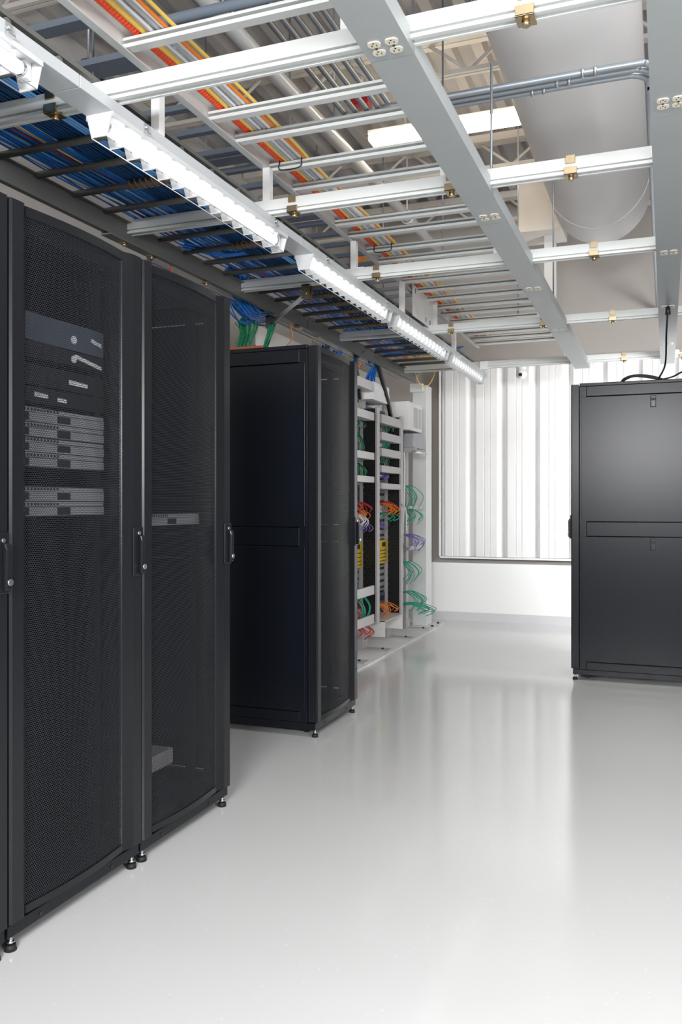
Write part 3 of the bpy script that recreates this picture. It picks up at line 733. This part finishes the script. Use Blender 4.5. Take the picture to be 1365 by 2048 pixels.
# conduits at the upper left
for k in range(2):
    x0 = -2.62-0.03*k
    P = [(-2.02, 3.25+.06*k, 3.2), (-2.35, 3.25+.06*k, 3.2), (-2.50-.0*k, 3.25+.06*k, 3.2), (-2.60-.04*k, 3.28+.06*k, 3.19), (-2.66-.06*k, 3.36+.06*k, 3.15), (-2.68-.08*k, 3.5+.06*k, 3.08), (-2.70-.08*k, 4.4, 3.05)]
    tag(MB().tube(curve_pts(P, 8), 0.021, 10).obj('conduit', 'galv'), ('nearer' if k == 0 else 'farther')+' of two elbowed conduits hung under the roof', 'conduit', 'elbowed conduits')
t = thing('trapeze_hanger', 'short trapeze channel under the two elbowed conduits', 'hanger', (-2.44, 3.28, 3.14))
s = MB(); s.strut('y', -0.14, 0.16, 0, 0, 0.041, 0.041); s.obj('channel', 'galv', t)
MB().cyl((0, -0.11, -0.10), (0, -0.11, ZC-3.14), 0.006, 6).obj('threaded_rod', 'galv', t)
P = [(-2.0, 2.75, 3.0), (-1.3, 2.75, 3.0), (-1.15, 2.75, 3.0), (-1.06, 2.75, 3.03), (-1.02, 2.75, 3.12), (-1.02, 2.75, 3.4), (-1.02, 2.75, ZC)]
tag(MB().tube(curve_pts(P, 8), 0.020, 10).obj('conduit', 'blue_strut'), 'dull blue conduit crossing above the nearest ladder rungs and turning up', 'conduit')
P = [(-1.9, 2.9, 3.45), (-1.45, 2.9, 3.45), (-1.34, 2.9, 3.48), (-1.30, 2.9, 3.56), (-1.30, 2.9, ZC)]
tag(MB().tube(curve_pts(P, 8), 0.020, 10).obj('conduit', 'galv'), 'grey conduit elbow turning up to the roof near the top of the photo', 'conduit')
t = thing('junction_box', 'dark red junction box among the ceiling conduits', 'box', (-1.98, 5.40, 3.86))
MB().box(0, 0.12, -0.05, 0.05, 0, 0.09).obj('box', 'redbox', t, bevel=0.004)
MB().cyl((0.06, 0, 0.09), (0.06, 0, ZC-3.86), 0.012, 8).obj('stem', 'joist', t)
for (x, y, z0, l) in ((-1.233, 4.9, 2.553, 'thin hanger rod dropping to the middle of the upper ladder'),
                      (-0.655, 3.40, 2.34, 'thin hanger rod at the right edge of the raceway, nearer one'),
                      (-0.660, 5.46, 2.365, 'thin hanger rod at the right edge of the raceway, farther one'),
                      (-1.00, 6.2, 2.553, 'thin hanger rod at the far end of the upper ladder')):
    tag(MB().cyl((x, y, z0), (x, y, 2.95 if y == 3.40 else ZC), 0.0055, 6).obj('hanger_rod', 'galv'), l, 'rod')
t = thing('backboard', 'small plywood board with an orange box high on the far wall', 'board', (-3.10, 8.47, 3.66))
MB().box(0, 0.34, 0, 0.03, 0, 0.36).obj('plywood', 'wood', t)
MB().box(-0.02, 0.10, -0.06, 0.0, 0.02, 0.34).obj('orange_box', 'orange', t, bevel=0.004)

# ------------------------------------------------------------------ open racks beyond the free-standing cabinet
XF, XU, XE = -2.14, -2.265, -2.285    # manager fronts, uprights, equipment faces
def zrow(v, d): return 1.1757+(1008.66-v)/1694.77*d      # picture row to height at depth d
D1, D2, D3 = 6.50, 7.06, 7.62
def manager(y, label, zb, zt, side=True):
    t = thing('cable_manager', label, 'cable manager', (XF, y, 0.012), 0, 'vertical cable managers of the open racks')
    if side:
        for a in (0.0, 0.050): MB().box(-0.125, -0.018, a, a+0.003, zb+.02, zt-.01).obj('perforated_side', 'perf_side', t)
        MB().box(-0.018, 0.0, -0.010, 0.050, zb, zt).obj('front_edge', 'managerf', t, bevel=0.002)
    MB().box(-0.160, -0.125, -0.01, 0.068, 0.0, 2.12).obj('upright', 'managerf', t, bevel=0.002)
    bo = MB().prism([(-0.28, 0.0), (0.09, 0.0), (0.09, 0.010), (-0.12, 0.010), (-0.12, 0.09), (-0.165, 0.09), (-0.165, 0.010), (-0.28, 0.010)], 'y', -0.03, 0.09).obj('base_foot', 'managerf', t)
    MB().cyl((0.03, 0.03, 0.010), (0.03, 0.03, 0.020), 0.010, 6).obj('anchor_bolt', 'rubber', bo)
MY = [5.85, 6.40, 7.05, 7.62]
manager(MY[0], 'tall open-rack upright mostly hidden by the free-standing cabinet', 0.24, 1.95)
manager(MY[1], 'tall open-rack cable manager with a dark perforated side, between the two yellow modules', 0.21, 1.94)
manager(MY[2], 'tall open-rack cable manager with a dark perforated side, beside the beige control box', 0.20, 1.93)
manager(MY[3], 'bare open-rack upright nearest the grey steel column', 0.2, 1.9, side=False)
tag(MB().box(-2.46, -2.02, 5.6, 7.80, 0.0, 0.012).obj('floor_plate', 'wainscot', bevel=0.003), 'long white steel floor plate under the open racks', 'floor plate')
NTH = ['topmost', 'second', 'third', 'fourth', 'fifth', 'sixth', 'seventh', 'eighth', 'ninth', 'tenth', 'eleventh', 'lowest']
def bars(y0, y1, rows, d, where):
    for i, (a, b) in enumerate(rows):
        z1, z0 = zrow(a, d), zrow(b, d)
        q = MB().box(-0.02, 0.0, 0, y1-y0, 0, z1-z0); q.box(-0.14, -0.02, 0, y1-y0, 0, 0.003)
        tag(q.obj('cable_bar', 'managerf', None, 0.0015, (XF+0.002, y0, z0)), 'grey horizontal cable bar in the %s, %s one' % (where, NTH[i] if i < len(rows)-1 else 'lowest'), 'cable bar', 'cable bars of the open racks')
W1, W2, W3 = 'first open rack bay', 'middle open rack bay', 'last open rack bay'
bars(5.91, 6.31, ((763, 781), (824, 840), (905, 919), (953, 965), (1172, 1190), (1230, 1248)), D1+.1, W1)
bars(6.50, 7.02, ((836, 853), (870, 885), (901, 916), (934, 947), (968, 979)), D2+.1, W2)
bars(7.30, 7.70, ((1012, 1018), (1092, 1100)), D3, W3)
CN = {'whitec': 'white', 'silver': 'silver', 'bay': 'black', 'slate': 'slate', 'managerf': 'grey', 'cream': 'cream', 'mint': 'green', 'redbox': 'red'}
def gear(y0, y1, rows, d, where):
    for i, (a, b, m) in enumerate(rows):
        z1, z0 = zrow(a, d), zrow(b, d); h = z1-z0; w_ = y1-y0
        t = thing('network_switch', '%s rack unit in the %s, %s in its column' % (CN[m], where, NTH[i] if i < len(rows)-1 else 'lowest'), 'rack unit', (XE, y0, z0), 0, 'rack units in the open racks')
        MB().box(-0.10, 0.0, 0, w_, 0, h-0.002).obj('faceplate', m, t, bevel=0.0015)
        p = MB(); nr = max(1, int(h/0.05))
        for r in range(nr):
            for k in range(12): p.box(-0.001, 0.003, 0.02+k*(w_-.04)/12, 0.02+(k+.62)*(w_-.04)/12, h*(r+.3)/nr, h*(r+.7)/nr)
        p.obj('ports', 'bay' if m != 'bay' else 'silver', t)
gear(5.93, 6.38, ((785, 822, 'managerf'), (842, 868, 'bay'), (876, 903, 'silver'), (922, 950, 'bay'), (968, 1006, 'slate'), (1008, 1045, 'bay'), (1062, 1082, 'slate'), (1142, 1170, 'silver'), (1196, 1226, 'slate')), D1, W1)
gear(6.48, 7.03, ((815, 833, 'slate'), (856, 868, 'whitec'), (889, 899, 'whitec'), (920, 931, 'whitec'), (950, 963, 'silver'), (981, 1010, 'silver'), (1034, 1050, 'managerf'), (1052, 1079, 'silver'), (1134, 1186, 'silver'), (1190, 1214, 'slate')), D2, W2)
gear(7.14, 7.60, ((905, 950, 'silver'), (972, 1010, 'whitec'), (1040, 1046, 'whitec'), (1048, 1060, 'mint'), (1062, 1090, 'whitec'), (1102, 1128, 'silver'), (1132, 1160, 'whitec'), (1164, 1182, 'silver'), (1186, 1222, 'silver')), D3, W3)
for y0, w_, a, b, d, l in ((5.93, 0.45, 1086, 1140, D1, W1), (6.48, 0.55, 1082, 1130, D2, W2)):
    z1, z0 = zrow(a, d), zrow(b, d); h = z1-z0
    t = thing('yellow_module', 'yellow faced module in the '+l, 'module', (XE+.02, y0, z0))
    MB().box(-0.10, 0, 0, w_, 0, h).obj('face', 'ylab', t, bevel=0.003)
    q = MB()
    for k in range(4): q.box(-0.001, 0.002, 0.03, w_-.03, h*(.1+.15*k), h*(.1+.15*k)+0.005)
    q.box(-0.001, 0.003, w_-.14, w_-.06, h*.72, h*.9); q.obj('face_marks', 'bay', t)
def tuft(y, z, n, m, label, reach, drop, wy=0.13, x=XE, r=0.0036):
    mb = MB()
    for k in range(n):
        a = random.uniform(-wy, wy); q = reach*random.uniform(.5, 1); e = drop*random.uniform(.6, 1.1); sh = random.uniform(-.05, .05)
        mb.tube(curve_pts([(0, a, random.uniform(-.01, .01)), (q*.5, a+sh*.3, 0.02), (q, a+sh, -e*.4), (q*.8, a+sh*2, -e)], 6), r, 5)
    tag(mb.obj('patch_cables', m, None, 0, (x, y, z)), label, 'patch cables')
nm = {'green': 'green', 'red': 'red', 'orange': 'orange', 'violet': 'violet', 'mint': 'sea green', 'whitec': 'white'}
for (y, d, W_), rows in (((6.14, D1, W1), ((842, 'green', 'under the second cable bar', .12, .05), (868, 'green', 'cascading onto the third cable bar', .12, .22), (932, 'green', 'under the third cable bar', .12, .12), (1010, 'red', 'above the violet ones', .15, .08), (1024, 'orange', 'mixed under the red ones', .14, .06), (1034, 'whitec', 'just above the violet ones', .15, .08), (1050, 'violet', 'above the yellow module', .17, .06), (1196, 'mint', 'below the fifth cable bar', .17, .20), (1222, 'red', 'behind the lowest cable bar', .12, .08), (1258, 'red', 'hanging at the foot', .20, .07))),
                      ((6.78, D2, W2), ((850, 'green', 'under the topmost cable bar', .12, .06), (882, 'mint', 'under the second cable bar', .12, .06), (914, 'green', 'under the third cable bar', .12, .06), (947, 'violet', 'under the fourth cable bar', .12, .06), (1008, 'red', 'under the lowest cable bar', .16, .07), (1012, 'orange', 'hooked over the manager edge', .22, .08), (1030, 'mint', 'below the hooked orange ones', .20, .05), (1048, 'violet', 'above the yellow module', .12, .04), (1214, 'orange', 'at the foot', .2, .07))),
                      ((7.40, D3, W3), ((975, 'mint', 'high up', .22, .22), (1022, 'mint', 'below the upper cable bar', .26, .12), (1074, 'violet', 'above the lower cable bar', .26, .12), (1130, 'mint', 'below the violet ones', .26, .16), (1190, 'mint', 'near the foot', .26, .14), (1214, 'mint', 'spilling at the foot', .36, .08)))):
    for v, m, l, rc, dr in rows: tuft(y, zrow(v, d), 9, m, '%s patch cables %s in the %s' % (nm[m], l, W_), rc, dr)
# boxes at the head and foot of the open racks
t = thing('wall_box', 'white equipment box heading the middle open rack bay', 'box', (XF-.02, 6.34, zrow(803, D2-.2)))
MB().box(-0.2, 0, 0, 0.42, 0, 0.14).obj('box', 'wainscot', t, bevel=0.003)
MB().box(0, 0.004, 0.02, 0.40, 0.075, 0.12).obj('label_plate', 'label', t)
t = thing('step_tray', 'cream open tray at the foot of the middle open rack bay', 'tray', (XF+.02, 6.52, 0.10))
MB().box(-0.30, 0, 0.0, 0.006, 0, 0.13).obj('tray_side', 'wainscot', t); MB().box(-0.30, 0, 0.494, 0.50, 0, 0.13).obj('tray_side', 'wainscot', t)
MB().box(-0.30, 0, 0.0, 0.50, 0.124, 0.13).obj('tray_top', 'cream', t); MB().box(-0.30, -0.295, 0.0, 0.50, -0.088, 0.124).obj('tray_back', 'wainscot', t)
zc_ = zrow(857, D3-.3)
t = thing('control_box', 'beige control box at the head of the open rack bay next to the steel column', 'box', (XF+.04, 7.14, zc_))
MB().box(-0.25, 0, 0, 0.42, 0.0, 0.25).obj('box', 'wainscot', t, bevel=0.004)
q = MB(); q.box(0, 0.004, 0.15, 0.27, 0.03, 0.21); q.obj('cover_plate', 'managerf', t)
MB().box(0, 0.004, 0.31, 0.38, 0.03, 0.21).obj('cover_plate', 'managerf', t)
MB().box(-0.25, 0.02, 0.08, 0.46, -0.15, -0.03).obj('lower_box', 'silver', t, bevel=0.004)
MB().tube([(0.03, 0.02, -0.19), (0.03, 0.46, -0.19)], 0.012, 8).obj('handle_bar', 'chrome', t)
MB().box(-0.2, 0.03, 0.10, 0.14, -0.19, -0.15).obj('bracket', 'managerf', t)
for v, l in ((972, 'small red block above the sea green cables of the bay next to the steel column'), (1037, 'small red block between the sea green cables of the bay next to the steel column')):
    t = thing('terminal_block', l, 'terminal block', (XE+.02, 7.15, zrow(v, D3))); MB().box(0, 0.04, 0, 0.24, 0, 0.06).obj('block', 'red', t, bevel=0.002)
    MB().box(0.04, 0.043, 0.02, 0.22, 0.02, 0.04).obj('label_strip', 'label', t)
thin('white cable hanging straight down in the open rack bay next to the steel column', [(-2.15, 7.16, zc_-.2), (-2.15, 7.17, zc_-.35), (-2.16, 7.17, 1.10), (-2.20, 7.18, 0.55), (-2.28, 7.18, 0.5)], 0.010, 'whitec')
thin('short white cable hanging from the hooked orange cables', [(-2.142, 7.045, 1.17), (-2.12, 7.0, 1.172), (-2.08, 6.965, 1.14), (-2.07, 6.96, 1.06), (-2.07, 6.96, 0.95)], 0.006, 'whitec')
tag(MB().box(-2.62, -2.60, 5.2, 7.9, 0.0, 2.4).obj('backing_board', 'wainscot'), 'tall white backing board behind the open racks', 'board')
thin('thick black cable dropping into the bay next to the free-standing cabinet', [(-2.14, 5.9, 2.33), (-2.18, 6.0, 2.22), (-2.20, 6.12, 2.08), (-2.22, 6.2, 2.0)], 0.018, 'blackc')
thin('thick black cable slanting down into the middle open rack bay', [(-2.13, 6.30, 2.36), (-2.14, 6.45, 2.24), (-2.16, 6.72, 2.03), (-2.19, 6.92, 1.88), (-2.2, 6.96, 1.80)], 0.020, 'blackc')
bundle('blue cable bundle feeding down into the middle open rack bay', [(-2.14, 6.45, 2.34), (-2.22, 6.45, 2.22), (-2.26, 6.52, 2.12), (-2.26, 6.60, 2.02)], 26, 0.0042, 'brightblue', 0.04)
bundle('blue cable bundle feeding down into the bay next to the free-standing cabinet', [(-2.13, 5.95, 2.3), (-2.22, 5.98, 2.2), (-2.25, 6.1, 2.1), (-2.26, 6.2, 2.02)], 18, 0.0042, 'blue', 0.03)
thin('thin orange wire dropping beside the blue bundles of the open racks', [(-2.13, 6.2, 2.36), (-2.24, 6.22, 2.25), (-2.26, 6.22, 2.1), (-2.27, 6.22, 2.0)], 0.007, 'orange')
# grey steel column with bolted base
t = thing('steel_column', 'pale grey steel column with a bolted base plate past the open racks', 'column', (-2.20, 7.98, 0))
c = MB(); c.box(-0.08, 0.055, -0.10, 0.0, 0.012, 2.32); c.box(0.035, 0.055, 0.0, 0.10, 0.012, 2.32); c.obj('shaft', 'strut', t, bevel=0.003)
b = MB(); b.box(-0.12, 0.17, -0.16, 0.16, 0, 0.012); bo = b.obj('base_plate', 'strut', t, bevel=0.002)
s = MB()
for x, y in ((0.12, -0.12), (0.12, 0.1)): s.cyl((x, y, 0.012), (x, y, 0.024), 0.013, 6)
s.obj('anchor_bolt', 'rubber', bo)
c = MB(); c.box(-0.09, 0.03, -0.16, -0.10, 2.25, 2.33); c.obj('top_bracket', 'strut', t)

# ------------------------------------------------------------------ security camera, power cord
t = thing('security_camera', 'white dome security camera under the far end of the upper ladder', 'security camera', (-1.245, 7.9, 2.36))
MB().ball((0, 0, 0.02), 0.052, 18, 12).obj('dome', 'white', t)
MB().cyl((0.0, -0.035, 0.01), (0.0, -0.056, 0.005), 0.017, 14).obj('lens', 'slot', t)
k = MB(); k.cyl((0, 0, 0.06), (0, 0, 0.10), 0.045, 16); k.cyl((0, 0, 0.10), (0, 0.0, 0.13), 0.02, 10)
k.tube(curve_pts([(0, 0, 0.12), (-0.06, -0.3, 0.06), (-0.10, -0.55, 0.02), (-0.15, -0.85, -0.02)], 6), 0.007, 8)
k.box(-0.20, -0.14, -0.90, -0.84, -0.06, 0.005); k.obj('mount', 'white', t)
k = MB(); k.cyl((0, 0, 0.10), (0, 0.39, 0.14), 0.012, 8); k.obj('wall_arm', 'white', t)
thin('black power cable plugged into a raceway and hanging to the latched cabinet', [(0.012, 5.12, 2.29), (0.010, 5.13, 2.25), (0.004, 5.25, 2.16), (0.0, 5.6, 2.06), (-0.02, 5.85, 2.03), (-0.06, 6.05, 2.0), (-0.10, 6.1, 1.99)], 0.006, 'blackc', 'power_cable', 'power cable')
MB().cyl((0.012, 5.12, 2.245), (0.012, 5.12, 2.29), 0.016, 10, 0.012).obj('plug', 'blackc', bpy.data.objects['power_cable'])
ZD = 1.983
co = MB()
for k in range(6):
    a0 = random.uniform(-.01, .01)
    co.tube(curve_pts([(-0.30+a0, 6.12, ZD+0.008), (-0.27, 6.09+a0, ZD+0.04+a0), (-0.20, 6.07, ZD+0.062+a0*.6), (-0.10, 6.08, ZD+0.052+a0), (0.0, 6.10, ZD+0.025+a0*.5), (0.06, 6.12, ZD+0.012), (0.02, 6.2, ZD+0.008), (-0.12, 6.23, ZD+0.01), (-0.26, 6.18+a0, ZD+0.008), (-0.30+a0, 6.12, ZD+0.008)], 6), 0.006, 6)
tag(co.obj('coiled_cable', 'blackc'), 'coiled black power cable lying on top of the cabinet with latched side panels', 'cable')
thin('black power cable running off from the coil on the latched cabinet', [(-0.05, 6.06, ZD+0.025), (0.04, 6.05, ZD+0.04), (0.14, 6.0, ZD+0.075), (0.35, 6.0, ZD+0.10), (0.46, 6.05, ZD+0.008)], 0.006, 'blackc', 'power_cable', 'power cable')
